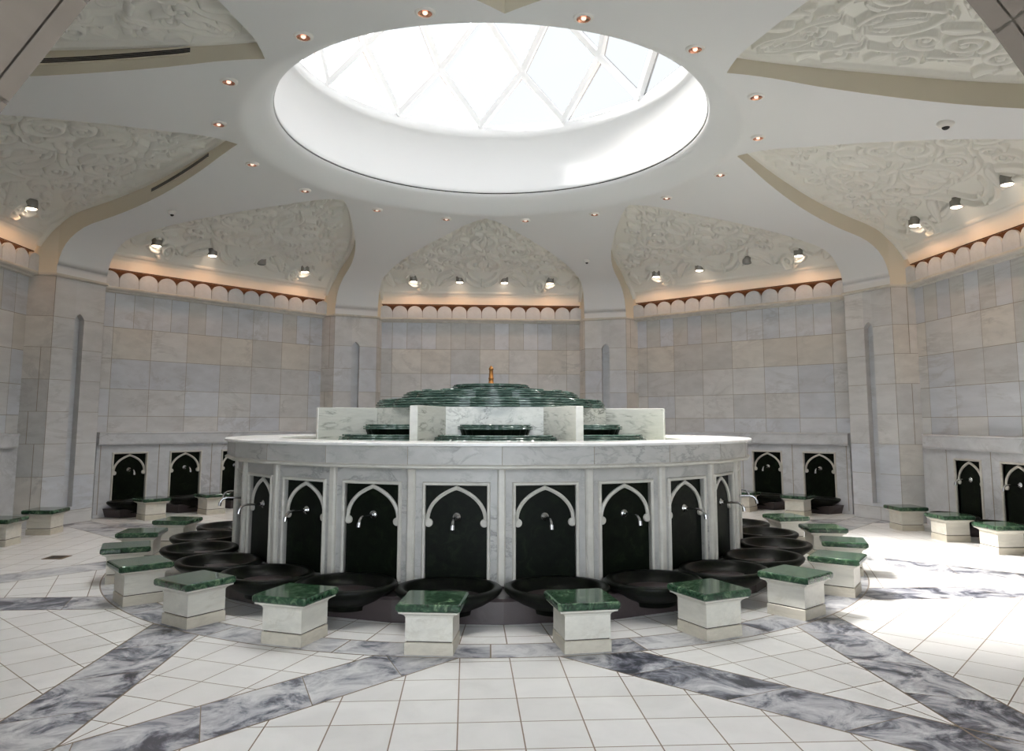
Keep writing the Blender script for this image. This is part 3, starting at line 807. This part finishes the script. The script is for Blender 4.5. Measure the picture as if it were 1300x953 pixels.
# pier beads on the corners
mb0 = None
rv = AP/math.cos(math.radians(7.5))
for i in range(24):
    if mb0 is None:
        mb = MB(); q = [(-.034,.03),(-.034,-.018),(-.022,-.032),(.022,-.032),(.034,-.018),(.034,.03)]
        mb.rings([[(x, y, .20) for x, y in q], [(x, y, 1.135) for x, y in q]], True, True)
        mb0 = mb.build('pier', M['fount_trim'], F); ob = mb0
    else:
        ob = D.objects.new('pier', mb0.data); COL.objects.link(ob); ob.parent = F
    a = math.radians(15*i); ob.location = (rv*math.sin(a), -rv*math.cos(a), 0); ob.rotation_euler = (0,0,a)
# niches, taps, basins
hold = empty('holder')
proto = niche_parts(hold) + [faucet_part(hold), basin_part(hold)]
proto_wall = proto[:-1] + [basin_part(hold, -.245, .60)]
def place_parts(parts, parent, Mloc):
    for p in parts:
        c = p.copy(); COL.objects.link(c); c.parent = parent
        c.matrix_local = Mloc
        for ch in kids(p):
            d = ch.copy(); COL.objects.link(d); d.parent = c
for a in fa:
    place_parts(proto, F, Matrix.Rotation(math.radians(a), 4, 'Z') @ Matrix.Translation((0, -AP, 0)))
# plinth
def poly24(ap, z): 
    r = ap/math.cos(math.radians(7.5)); return [(r*math.sin(math.radians(15*i)), -r*math.cos(math.radians(15*i)), z) for i in range(24)]
mb = MB(); mb.rings([poly24(3.25,0), poly24(3.25,.165), poly24(3.235,.185), poly24(2.80,.185)], False, False)
mb.build('plinth', M['plinth'], F)
# counter: fascia, lower moulding, lip
mb = MB(); mb.rings([poly24(2.80,1.14), poly24(2.945,1.14), poly24(2.945,1.316), poly24(2.4,1.316)], False, False)
# recessed joints between fascia slabs
mb.build('fascia', M['fount'], F)
for i in range(24):
    if i == 0:
        mb = MB(); mb.box(-.003, .003, -.0015, .01, 1.166, 1.316); jt = mb.build('joint', M['grout'], F); ob = jt
    else:
        ob = D.objects.new('joint', jt.data); COL.objects.link(ob); ob.parent = F
    a = math.radians(15*i); rr = 2.945/math.cos(math.radians(7.5)); ob.location = (rr*math.sin(a), -rr*math.cos(a), 0); ob.rotation_euler = (0,0,a)
mb = MB(); mb.rings([poly24(2.83,1.128), poly24(2.955,1.132), poly24(2.968,1.142), poly24(2.968,1.155), poly24(2.945,1.168)], False, False)
mb.build('moulding', M['fount_trim'], F)
mb = MB()
def circ(r, z, n=96): return [(r*math.sin(2*PI*i/n), -r*math.cos(2*PI*i/n), z) for i in range(n)]
mb.rings([circ(2.92,1.312), circ(2.99,1.314), circ(3.002,1.322), circ(3.002,1.338), circ(2.992,1.346), circ(2.45,1.346), circ(2.43,1.338), circ(2.43,1.18)], False, False)
mb.build('rim', M['white_marble'], F)
mb = MB(); mb.rings([circ(2.43,1.20), circ(.5,1.20)], False, False); mb.build('pool_floor', M['fount_trim'], F)
mb = MB(); mb.rings([circ(2.43,1.295), circ(1.2,1.295)], False, False); mb.build('water', M['water'], F)
# octagonal drum and radial screens
mb = MB()
def octo(ap, z): r = ap/C22; return [(r*math.sin(math.radians(22.5+45*i)), -r*math.cos(math.radians(22.5+45*i)), z) for i in range(8)]
mb.rings([octo(1.33,1.2), octo(1.33,1.672), octo(1.25,1.672), octo(1.25,1.5)], False, False)
mb.build('drum', M['fin'], F)
fin0 = None
for i in range(8):
    if fin0 is None:
        mb = MB(); mb.box(-.042, .042, -2.07, -1.36, 1.2, 1.672, bev=.004)
        fin0 = mb.build('screen', M['fin'], F); ob = fin0
        mb = MB(); mb.box(-.040, .040, -2.078, -2.068, 1.2, 1.668, bev=.002); ed0 = mb.build('lit_screen_edge', M['white_marble'], fin0)  # white strip paints in the light caught by the screen ends
    else:
        ob = D.objects.new('screen', fin0.data); COL.objects.link(ob); ob.parent = F; e2 = D.objects.new('lit_screen_edge', ed0.data); COL.objects.link(e2); e2.parent = ob
    ob.rotation_euler = (0,0,math.radians(22.5+45*i))
# green cascade tiers
def lobed(R_, amp, n, ph, z, cy=0.0, m=160, half=False, rg=None):
    out = []
    for i in range(m):
        t = 2*PI*i/m
        r = R_*(1 - amp*(1-abs(math.cos(n*t/2+ph)))**1.3)
        out.append((r*math.cos(t), r*math.sin(t)+cy, z))
    return out
def tier(name, layers, parent, cy=0.0, n=16):
    mb = MB(); rg = random.Random(len(name)*7+int(layers[0][0]*100))
    for r0, za, zb, amp in layers:
        ph = 0.0
        b = (zb-za)*.3
        mb.rings([lobed(r0-b*.8,amp,n,ph,za,cy), lobed(r0,amp,n,ph,za+b,cy), lobed(r0,amp,n,ph,zb-b,cy), lobed(r0-b*.8,amp,n,ph,zb,cy)], True, True)
    return mb.build(name, M['cascade'], parent)
TIERS = [
 [(1.385,1.674,1.696,.03),(1.345,1.696,1.704,.03),(1.385,1.704,1.722,.03),(1.335,1.722,1.731,.03),(1.37,1.731,1.747,.035),(1.31,1.747,1.754,.03),(1.345,1.754,1.772,.04)],
 [(1.09,1.772,1.792,.03),(1.04,1.792,1.801,.03),(1.075,1.801,1.818,.035),(1.02,1.818,1.827,.03),(1.06,1.827,1.843,.035),(.98,1.843,1.850,.03),(1.02,1.850,1.868,.045)],
 [(.66,1.868,1.886,.04),(.58,1.886,1.894,.03),(.62,1.894,1.908,.04),(.41,1.908,1.930,.03),(.47,1.930,1.944,.04),(.43,1.944,1.948,.03),(.455,1.948,1.962,.05)]]
for t in TIERS: tier('tier', t, F)
# small water blocks on the tiers
blk = None
for i in range(16):
    if blk is None:
        mb = MB(); mb.box(-.055,.055,-.04,.04,0,.022,bev=.006); blk = mb.build('spill_block', M['cascade'], F); ob = blk
    else:
        ob = D.objects.new('spill_block', blk.data); COL.objects.link(ob); ob.parent = F
    a = math.radians(22.5*i + 11.25); ob.location = (.90*math.sin(a), -.90*math.cos(a), 1.864); ob.rotation_euler = (0,0,a)
mb = MB(); mb.rings([octo(1.27,1.62), octo(1.27,1.677)], True, True); mb.build('cascade_bed', M['cascade'], F)
mb = MB(); mb.lathe([(.034,1.955),(.036,1.99),(.03,1.995),(.03,2.035),(.034,2.04),(.034,2.05),(.028,2.055),(.027,2.10),(.024,2.11),(.024,2.15),(.03,2.155),(.03,2.165),(.02,2.18),(.008,2.20)], 16)
mb.build('nozzle', M['brass'], F)
# spill tables in the eight compartments
st0 = None
for i in range(8):
    if st0 is None:
        lo = tier('spill_steps', [(.64,1.300,1.345,.03),(.60,1.345,1.351,.03),(.63,1.351,1.366,.03),(.57,1.366,1.371,.03),(.60,1.371,1.388,.04)], F, -1.42, 20)
        mb = MB()
        mb.rings([lobed(.34,.02,20,0,1.387,-1.42), lobed(.36,.02,20,0,1.442,-1.42)], False, False)
        co = mb.build('spill_core', M['dkgreen'], F)
        to = tier('spill_table', [(.385,1.440,1.454,.03),(.36,1.454,1.459,.03),(.385,1.459,1.472,.03),(.34,1.472,1.476,.03),(.36,1.476,1.490,.045)], F, -1.42, 20)
        st0 = (lo, co, to); obs = st0
    else:
        obs = []
        for s in st0:
            d = D.objects.new(s.name.split('.')[0], s.data); COL.objects.link(d); d.parent = F; obs.append(d)
    for ob in obs: ob.rotation_euler = (0,0,math.radians(45*i))

# ------------------------------------------------------------------ wall washing bays
def bay(a, ws, label, wl=2.05):
    T = empty('washing_bench', (0,0,0), -math.radians(a))
    tag(T, label, 'washing bench', 'washing benches along the walls')
    yb = A-.06                     # marble face
    # facing slabs with openings
    mb = MB(); ed = sorted(ws); z0, z1 = .215, 1.14
    xs = -wl
    for w in ed:
        mb.quad((xs,yb,0.0),(w-PW,yb,0.0),(w-PW,yb,z1),(xs,yb,z1)); mb.quad((w-PW,yb,ZT),(w+PW,yb,ZT),(w+PW,yb,z1),(w-PW,yb,z1)); mb.quad((w-PW,yb,0),(w+PW,yb,0),(w+PW,yb,ZB),(w-PW,yb,ZB))
        for sg in (-1,1): mb.quad((w+sg*PW,yb,ZB),(w+sg*PW,yb+.035,ZB),(w+sg*PW,yb+.035,ZT),(w+sg*PW,yb,ZT))
        mb.quad((w-PW,yb,ZT),(w+PW,yb,ZT),(w+PW,yb+.035,ZT),(w-PW,yb+.035,ZT))
        xs = w+PW
    mb.quad((xs,yb,0),(wl,yb,0),(wl,yb,z1),(xs,yb,z1))
    for sg in (-1,1): mb.quad((sg*wl,yb,0),(sg*wl,A,0),(sg*wl,A,z1),(sg*wl,yb,z1))
    mb.build('facing', M['ledge'], T)
    # joints between the bays
    if len(ed) > 1:
        js = [(p+q)/2 for p, q in zip(ed[:-1], ed[1:])]
        js = [j for j in js if True] + [ed[0]-.46, ed[-1]+.46]
        for j in js:
            if abs(j) > wl-.05: continue
            mb = MB(); mb.box(j-.006, j+.006, yb-.002, yb+.004, .05, z1); mb.build('joint', M['grout'], T)
    mb = MB()
    prof = [(A+.002,1.136),(yb-.05,1.136),(yb-.075,1.150),(yb-.082,1.17),(yb-.082,1.315),(yb-.095,1.322),(yb-.095,1.338),(yb-.085,1.346),(A+.002,1.346)]
    hl = min(wl, 1.92) if abs(a) in (90, 270) else wl
    mb.rings([[(-hl,p[0],p[1]) for p in prof],[(hl,p[0],p[1]) for p in prof]], True, True)
    mb.build('ledge', M['ledge'], T)
    for w in ed:
        Ml = Matrix.Translation((w, yb, 0))
        place_parts(proto_wall, T, Ml)
        mb = MB(); 
        mb.rings([[(w-.34,yb,0),(w-.22,yb-.30,0),(w+.22,yb-.30,0),(w+.34,yb,0)],[(w-.38,yb,.14),(w-.26,yb-.38,.14),(w+.26,yb-.38,.14),(w+.38,yb,.14)]], True, True)
        mb.build('basin_foot', M['plinth'], T)
    return T
bay(315, [-1.53,-.607,.316,1.24], 'grey marble washing bench with arched tap niches along the far left wall')
bay(45, [1.533,.607,-.316,-1.24], 'grey marble washing bench with arched tap niches along the far right wall')
bay(90, [-1.03,-.10,.83], 'grey marble washing bench along the right wall, cut by the right photo edge')
bay(270, [1.03,.10,-.83], 'grey marble washing bench of the left wall, only its ledge end at the left edge')
for o in list(kids(hold)):
    for ch in kids(o): D.objects.remove(ch)
    D.objects.remove(o)
D.objects.remove(hold)

# ------------------------------------------------------------------ stools
def stool_proto():
    T = empty('stool')
    h = .215
    mb = MB()
    def sq(i, z, c): 
        e = h-i
        return [(-e+c,-e,z),(e-c,-e,z),(e,-e+c,z),(e,e-c,z),(e-c,e,z),(-e+c,e,z),(-e,e-c,z),(-e,-e+c,z)]
    mb.rings([sq(.012,.279,.012), sq(.003,.286,.012), sq(0,.296,.012), sq(0,.317,.012), sq(.004,.326,.012), sq(.013,.331,.012)], True, True)
    mb.build('seat', M['green'], T)
    mb = MB()
    def s4(e, z): return [(-e,-e,z),(e,-e,z),(e,e,z),(-e,e,z)]
    mb.rings([s4(.157,.088), s4(.157,.236), s4(.163,.250), s4(.180,.262), s4(.197,.268), s4(.197,.280)], True, True)
    mb.build('pedestal', M['stool'], T)
    mb = MB(); mb.rings([s4(.161,0), s4(.161,.074), s4(.157,.079)], True, True); mb.rings([s4(.149,.07), s4(.149,.092)], False, False, mi=1)
    mb.build('base', [M['stool_base'], M['joint_dark']], T)
    return T
s0 = stool_proto(); first = True
def put_stool(x, y, rz, lab, grp):
    global first
    o = s0 if first else copy_tree(s0); first = False
    o.location = (x, y, 0); o.rotation_euler = (0,0,rz); tag(o, lab, 'stool', grp)
FS = [(-97.5,'green-topped stool left of the fountain, farthest back of the left arc'),
      (-82.5,'green-topped stool left of the fountain, second from the back of the left arc'),
      (-67.5,'green-topped stool left of the fountain, outermost and third from the back'),
      (-52.5,'green-topped stool left of the fountain, half hiding the outermost stool behind it'),
      (-37.5,'green-topped stool front left of the fountain, second left of the two middle stools'),
      (-22.5,'green-topped stool before the fountain, just left of the two middle stools'),
      (-7.5,'green-topped marble stool in front of the fountain, left one of the two middle stools'),
      (7.5,'green-topped marble stool in front of the fountain, right one of the two middle stools'),
      (22.5,'green-topped stool before the fountain, just right of the two middle stools'),
      (37.5,'green-topped marble stool front right, in half shade beside the sunlit floor'),
      (52.5,'green-topped marble stool right of the fountain casting a dark shadow on the sunlit floor'),
      (67.5,'pale green-topped stool right of the fountain, mostly hidden behind a nearer stool'),
      (82.5,'pale green-topped stool right of the fountain, second from the back there'),
      (97.5,'green-topped stool right of the fountain, farthest back of the right arc')]
for a, lab in FS:
    t = math.radians(a); put_stool(3.86*math.sin(t), -3.86*math.cos(t), t, lab, 'stools round the fountain')
def wall_stool(a, u, w, lab):
    p = pt(a, u, w, 0); put_stool(p[0], p[1], -math.radians(a), lab, 'stools along the walls')
wall_stool(315, 5.93, -1.46, 'dark-topped stool at the far left wall, between the first two tap niches')
wall_stool(315, 5.93, -.48, 'dark-topped stool at the far left wall, right of the second tap niche')
wall_stool(270, 6.02, 1.66, 'dark-topped stool before the left pilaster, whole one at the left edge')
wall_stool(270, 6.02, .68, 'dark-topped stool cut by the left edge of the photo')
wall_stool(45, 5.93, 1.42, 'dark-topped stool at the far right wall, between its two visible tap niches')
wall_stool(45, 5.93, .49, 'dark-topped stool at the far right wall, peeking out behind the fountain taps')
wall_stool(90, 6.03, -1.50, 'black-topped stool at the right wall, nearest to the right pilaster')
wall_stool(90, 6.03, -.52, 'green-topped stool at the right wall, middle one beside the first tap niche')
wall_stool(90, 6.03, .42, 'green-topped stool at the right wall, cut by the right edge of the photo')

# ------------------------------------------------------------------ skylight
W1 = struct(empty('window_1', (0,0,0)))
mb = MB()
mb.rings([circ(2.68,5.225), circ(2.64,5.203), circ(2.632,5.21), circ(2.645,5.28), circ(2.665,5.42), circ(2.665,6.10), circ(2.62,6.12), circ(2.62,6.30), circ(2.70,6.34), circ(2.9,6.34), circ(2.9,5.23), circ(2.68,5.225)], False, False, smooth=True)
struct(mb.build('window_frame', M['dome'], W1))
mb = MB(); mb.rings([circ(2.655,5.187), circ(2.9,5.187)], False, False); mb.rings([circ(2.70,5.18), circ(2.70,5.235)], False, False)
struct(mb.build('window_gap', M['dark'], W1))
LV = [(6.33,2.68),(7.2,2.60),(8.05,2.22),(8.7,1.55),(9.05,.8)]
def dome_pt(lev, k):
    z, r = LV[lev]; a = math.radians(-2.5 + 30*k + (15 if lev % 2 else 0)); return Vector((r*math.sin(a), r*math.cos(a), z))
ribs = MB()
def rib(p, q, w=.06, d=.09):
    mid = (p+q)/2; nrm = Vector((mid.x, mid.y, max(0, mid.z-6.3)*.8)).normalized(); t = (q-p).normalized(); sd = t.cross(nrm).normalized()
    def ring(c): return [tuple(c+sd*w+nrm*.02), tuple(c+sd*w*.7-nrm*d), tuple(c-sd*w*.7-nrm*d), tuple(c-sd*w+nrm*.02)]
    ribs.rings([ring(p-t*.03), ring(q+t*.03)], True, True)
panes = MB()
for k in range(12):
    for lev in range(4):
        a, b0, b1 = dome_pt(lev, k), dome_pt(lev+1, k-1 if lev % 2 == 0 else k), dome_pt(lev+1, k if lev % 2 == 0 else k+1)
        a2 = dome_pt(lev, k+1)
        rib(a, b0); rib(a, b1)
        up = dome_pt(lev+1, k if lev % 2 == 0 else k+1)
        panes.add([tuple(a), tuple(a2), tuple(up)], [(0,1,2)])
        panes.add([tuple(b0), tuple(a), tuple(b1)], [(0,1,2)])
    top = Vector((0,0,9.15)); panes.add([tuple(dome_pt(4,k)), tuple(dome_pt(4,k+1)), tuple(top)], [(0,1,2)]); rib(dome_pt(4,k), top, .05, .08)
struct(ribs.build('window_ribs', M['dome'], W1)); struct(panes.build('window_pane', M['pane'], W1))

# roof over the vault so that daylight enters only through the dome and the lobby
mb = MB()
mb.rings([circ(2.95,5.95,64), circ(8.2,5.95,64), circ(8.2,4.5,64), circ(8.2,0,64)], False, False)
# opening of the lobby is cut by leaving out the front part of the skirt
keep = []
for f in mb.f:
    c = sum((Vector(mb.v[i]) for i in f), Vector())/len(f)
    keep.append(not (c.y < -6.5 and abs(c.x) < 3.4 and c.z < 4.6))
mb.f = [f for f, k in zip(mb.f, keep) if k]; mb.tone = mb.tone[:len(mb.f)]; mb.mi = mb.mi[:len(mb.f)]; mb.sm = mb.sm[:len(mb.f)]
struct(mb.build('roof', M['stone']))

# ------------------------------------------------------------------ lamps
def warm(name, loc, e, rad=.06, col=(1.0,.52,.25)):
    l = D.lights.new(name, 'SPOT'); l.energy = e; l.color = col; l.shadow_soft_size = rad; l.spot_size = math.radians(150); l.spot_blend = .7
    o = D.objects.new(name, l); COL.objects.link(o); o.location = loc; return o
def spot_proto(lens):
    T = empty('ceiling_spotlight')
    mb = MB(); mb.lathe([(.05,.125),(.076,.118),(.080,.10),(.080,0),(.075,-.005),(.070,-.005),(.070,.012),(.005,.012)], 24)
    mb.build('housing', M['nickel'], T)
    mb = MB(); mb.lathe([(.03,.11),(.016,.13),(.016,.21)], 10); mb.build('stem', M['nickel'], T)
    mb = MB(); mb.lathe([(.002,-.020),(.040,-.017),(.068,-.007),(.070,.008),(.002,.008)], 24); mb.build('lens', lens, T)
    return T
sp_on = spot_proto(M['lamp']); sp_off = spot_proto(M['lens_off']); used = set()
SP = []
ordn = ['leftmost','second from left','third from left','rightmost']
for a, nm, vs in [(0,'far wall',(-1.43,-.47,.47,1.43)),(315,'far left wall',(-1.45,-.48,.47,1.40)),(45,'far right wall',(-1.40,-.45,.51,1.46)),(90,'right wall',(-1.35,-.40,.56)),(270,'left wall',(1.32,))]:
    for i, v in enumerate(vs):
        off = (a == 315 and i == 2) or (a == 45 and i == 2)
        lab = ('lone lit spotlight on the left carved panel at the left edge' if a == 270 else
               ('unlit grey' if off else 'lit warm') + ' spotlight above the ' + nm + ', ' + (ordn[i] if a != 90 else ['leftmost','middle','rightmost'][i]) + ' of its ' + ('three' if a == 90 else 'four'))
        SP.append((a, v, off, lab))
for a, v, off, lab in SP:
    src = sp_off if off else sp_on
    o = src if off not in used else copy_tree(src); used.add(off)
    p = pt(a, 6.32, v, 4.435); o.location = p; o.rotation_euler = (0,0,-math.radians(a)); tag(o, lab, 'spotlight', 'spotlights on the carved panels')
    if not off: warm('spot_lamp', pt(a, 6.30, v, 4.40), 8.0)

# downlights
def down_proto():
    T = empty('ceiling_downlight')
    mb = MB(); mb.lathe([(.060,-.004),(.060,-.016),(.066,-.020),(.084,-.012),(.088,-.002),(.088,.012)], 28, caps=False); mb.build('trim_ring', M['white_metal'], T)
    mb = MB(); mb.lathe([(.061,-.015),(.054,-.009),(.040,-.005),(.015,-.003),(.002,-.003)], 28, caps=False); mb.build('reflector', M['copper'], T)
    mb = MB(); mb.lathe([(.002,-.022),(.014,-.020),(.022,-.012),(.022,-.003)], 14); mb.build('bulb', M['bulb'], T)
    return T
d0 = None
DN = {0:'far carved panel',45:'far right carved panel',90:'right carved panel',135:'near right carved panel',180:'entrance panel',225:'near left carved panel',270:'left carved panel',315:'far left carved panel'}
for k in range(8):
    for sg in (-1, 1):
        if d0 is None: d0 = down_proto(); o = d0
        else: o = copy_tree(d0)
        a = 45*k + sg*11.9; off = 22.5-11.9
        s = 3.23*math.cos(math.radians(off)); z = zprof(s)
        p = pt(a, 3.23, 0, z-.004); o.location = p
        side = {0:('left','right'),45:('far','near'),90:('far','near'),135:('right','left'),180:('right','left'),225:('right','left'),270:('near','far'),315:('near','far')}[45*k][0 if sg < 0 else 1]
        dl = warm('down_lamp', (p[0], p[1], p[2]-.03), 65.0, .03, (1.0,.97,.94)); dl.data.spot_size = math.radians(120)
        tag(o, 'copper ceiling downlight on the %s side of the %s tip' % (side, DN[45*k]), 'downlight', 'downlights ringing the skylight')

# detectors on the vault arms
def det(loc, lab, r=.06):
    T = empty('smoke_detector', loc)
    mb = MB(); mb.lathe([(.9*r,.03),(r,.02),(r,0),(.8*r,-.02),(.55*r,-.03)], 24); mb.build('body', M['white_metal'], T)
    mb = MB(); mb.lathe([(.45*r,-.028),(.42*r,-.040),(.25*r,-.052),(.05*r,-.054)], 16); mb.build('sensor', M['dark'], T)
    return tag(T, lab, 'detector', 'detectors on the ceiling')
det(pt(-67.5, 5.05, 0, zprof(5.05)-.018), 'small dark-tipped ceiling detector between the left and far left carved panels')
det(pt(112.5, 5.02, 0, zprof(5.02)-.018), 'white round ceiling detector between the right and near right carved panels', .085)
det(pt(22.5, 5.12, 0, zprof(5.12)-.018), 'small grey detector on the ceiling, right of the far carved panel')

# vents in the cream bands
def vent(arm, sg, sa, sb, lab):
    T = empty('air_vent', pt(arm, 0, 0, 0)); tag(T, lab, 'air vent', 'slot vents in the panel edges')
    T.rotation_euler = (0,0,-math.radians(arm))
    n = 16; fr = MB(); dk = MB()
    P = []
    for i in range(n+1):
        s = sa + (sb-sa)*i/n; w = wedge(s); z = zprof(s)
        ds = .01; t = Vector((sg*(wedge(s+ds)-wedge(s-ds)), 2*ds, 0)).normalized(); nr = Vector((sg*t.y, -sg*t.x, 0))
        if nr.x*sg < 0: nr = -nr
        P.append((Vector((sg*w, s, z)), nr, t))
    def strip(mb, z0, z1, d0, d1, i0=0, i1=n):
        rs = []
        for i in range(i0, i1+1):
            p, nr, t = P[i]
            rs.append([tuple(p+nr*d0+Vector((0,0,z0))), tuple(p+nr*d1+Vector((0,0,z0))), tuple(p+nr*d1+Vector((0,0,z1))), tuple(p+nr*d0+Vector((0,0,z1)))])
        mb.rings(rs, True, True)
    strip(dk, .115, .165, .001, .006)
    strip(fr, .165, .178, .0, .014); strip(fr, .102, .115, .0, .014)
    fr.build('frame', M['band'], T); dk.build('grille', M['dark'], T)
    sl = MB(); strip(sl, .131, .135, .004, .011); strip(sl, .147, .151, .004, .011); sl.build('slat', M['nickel'], T)
vent(-67.5, -1, 3.62, 4.95, 'dark slot vent in the cream edge of the left carved panel')
vent(-112.5, -1, 3.55, 5.05, 'long dark slot vent in the cream edge of the top left carved panel')

# floor drain
T = empty('floor_drain', (-4.86,-.22,0)); tag(T, 'small brown floor drain in the pale floor left of the fountain', 'drain')
mb = MB(); mb.box(-.11,.11,-.11,.11,-.01,.004); mb.build('plate', M['rust'], T)
mb = MB()
for i in range(5): mb.box(-.08,.08,-.075+.035*i,-.062+.035*i,.003,.0065)
mb.build('slots', M['dark'], T)

# ------------------------------------------------------------------ daylight
w = D.worlds.new('World'); SC.world = w; w.use_nodes = True
bg = w.node_tree.nodes['Background']; bg.inputs[0].default_value = (.85,.925,1.0,1); bg.inputs[1].default_value = 4.6
sl = D.lights.new('sun', 'SUN'); sl.energy = 62; sl.angle = math.radians(13.0); sl.color = (1.0,.985,.96)
so = D.objects.new('sun', sl); COL.objects.link(so)
dirv = Vector((math.cos(math.radians(50))*math.cos(math.radians(20)), -math.cos(math.radians(50))*math.sin(math.radians(20)), -math.sin(math.radians(50))))
so.rotation_euler = dirv.to_track_quat('-Z', 'Y').to_euler()

# ------------------------------------------------------------------ camera
cd = D.cameras.new('Camera'); co = D.objects.new('Camera', cd); COL.objects.link(co)
f_px = 942.7
cd.sensor_fit = 'HORIZONTAL'; cd.sensor_width = 36; cd.lens = 36*f_px/1300
cd.shift_y = -(476.5-431.5)/1300
cd.clip_start = .05; cd.clip_end = 200
Rm = Matrix.Rotation(-.0595, 4, 'Z') @ Matrix.Rotation(PI/2+.1114, 4, 'X') @ Matrix.Rotation(.002, 4, 'Z')
co.matrix_world = Matrix.Translation((-.2848, -9.0435, 1.505)) @ Rm
SC.camera = co
SC.view_settings.view_transform = 'Standard'; SC.view_settings.look = 'None'; SC.view_settings.gamma = 1.0
SC.view_settings.use_curve_mapping = False
SC.view_settings.exposure = 0.54
SC.cycles.use_denoising = True
SC.cycles.max_bounces = 12; SC.cycles.diffuse_bounces = 8; SC.cycles.transparent_max_bounces = 16
SC.cycles.sample_clamp_indirect = 8.0
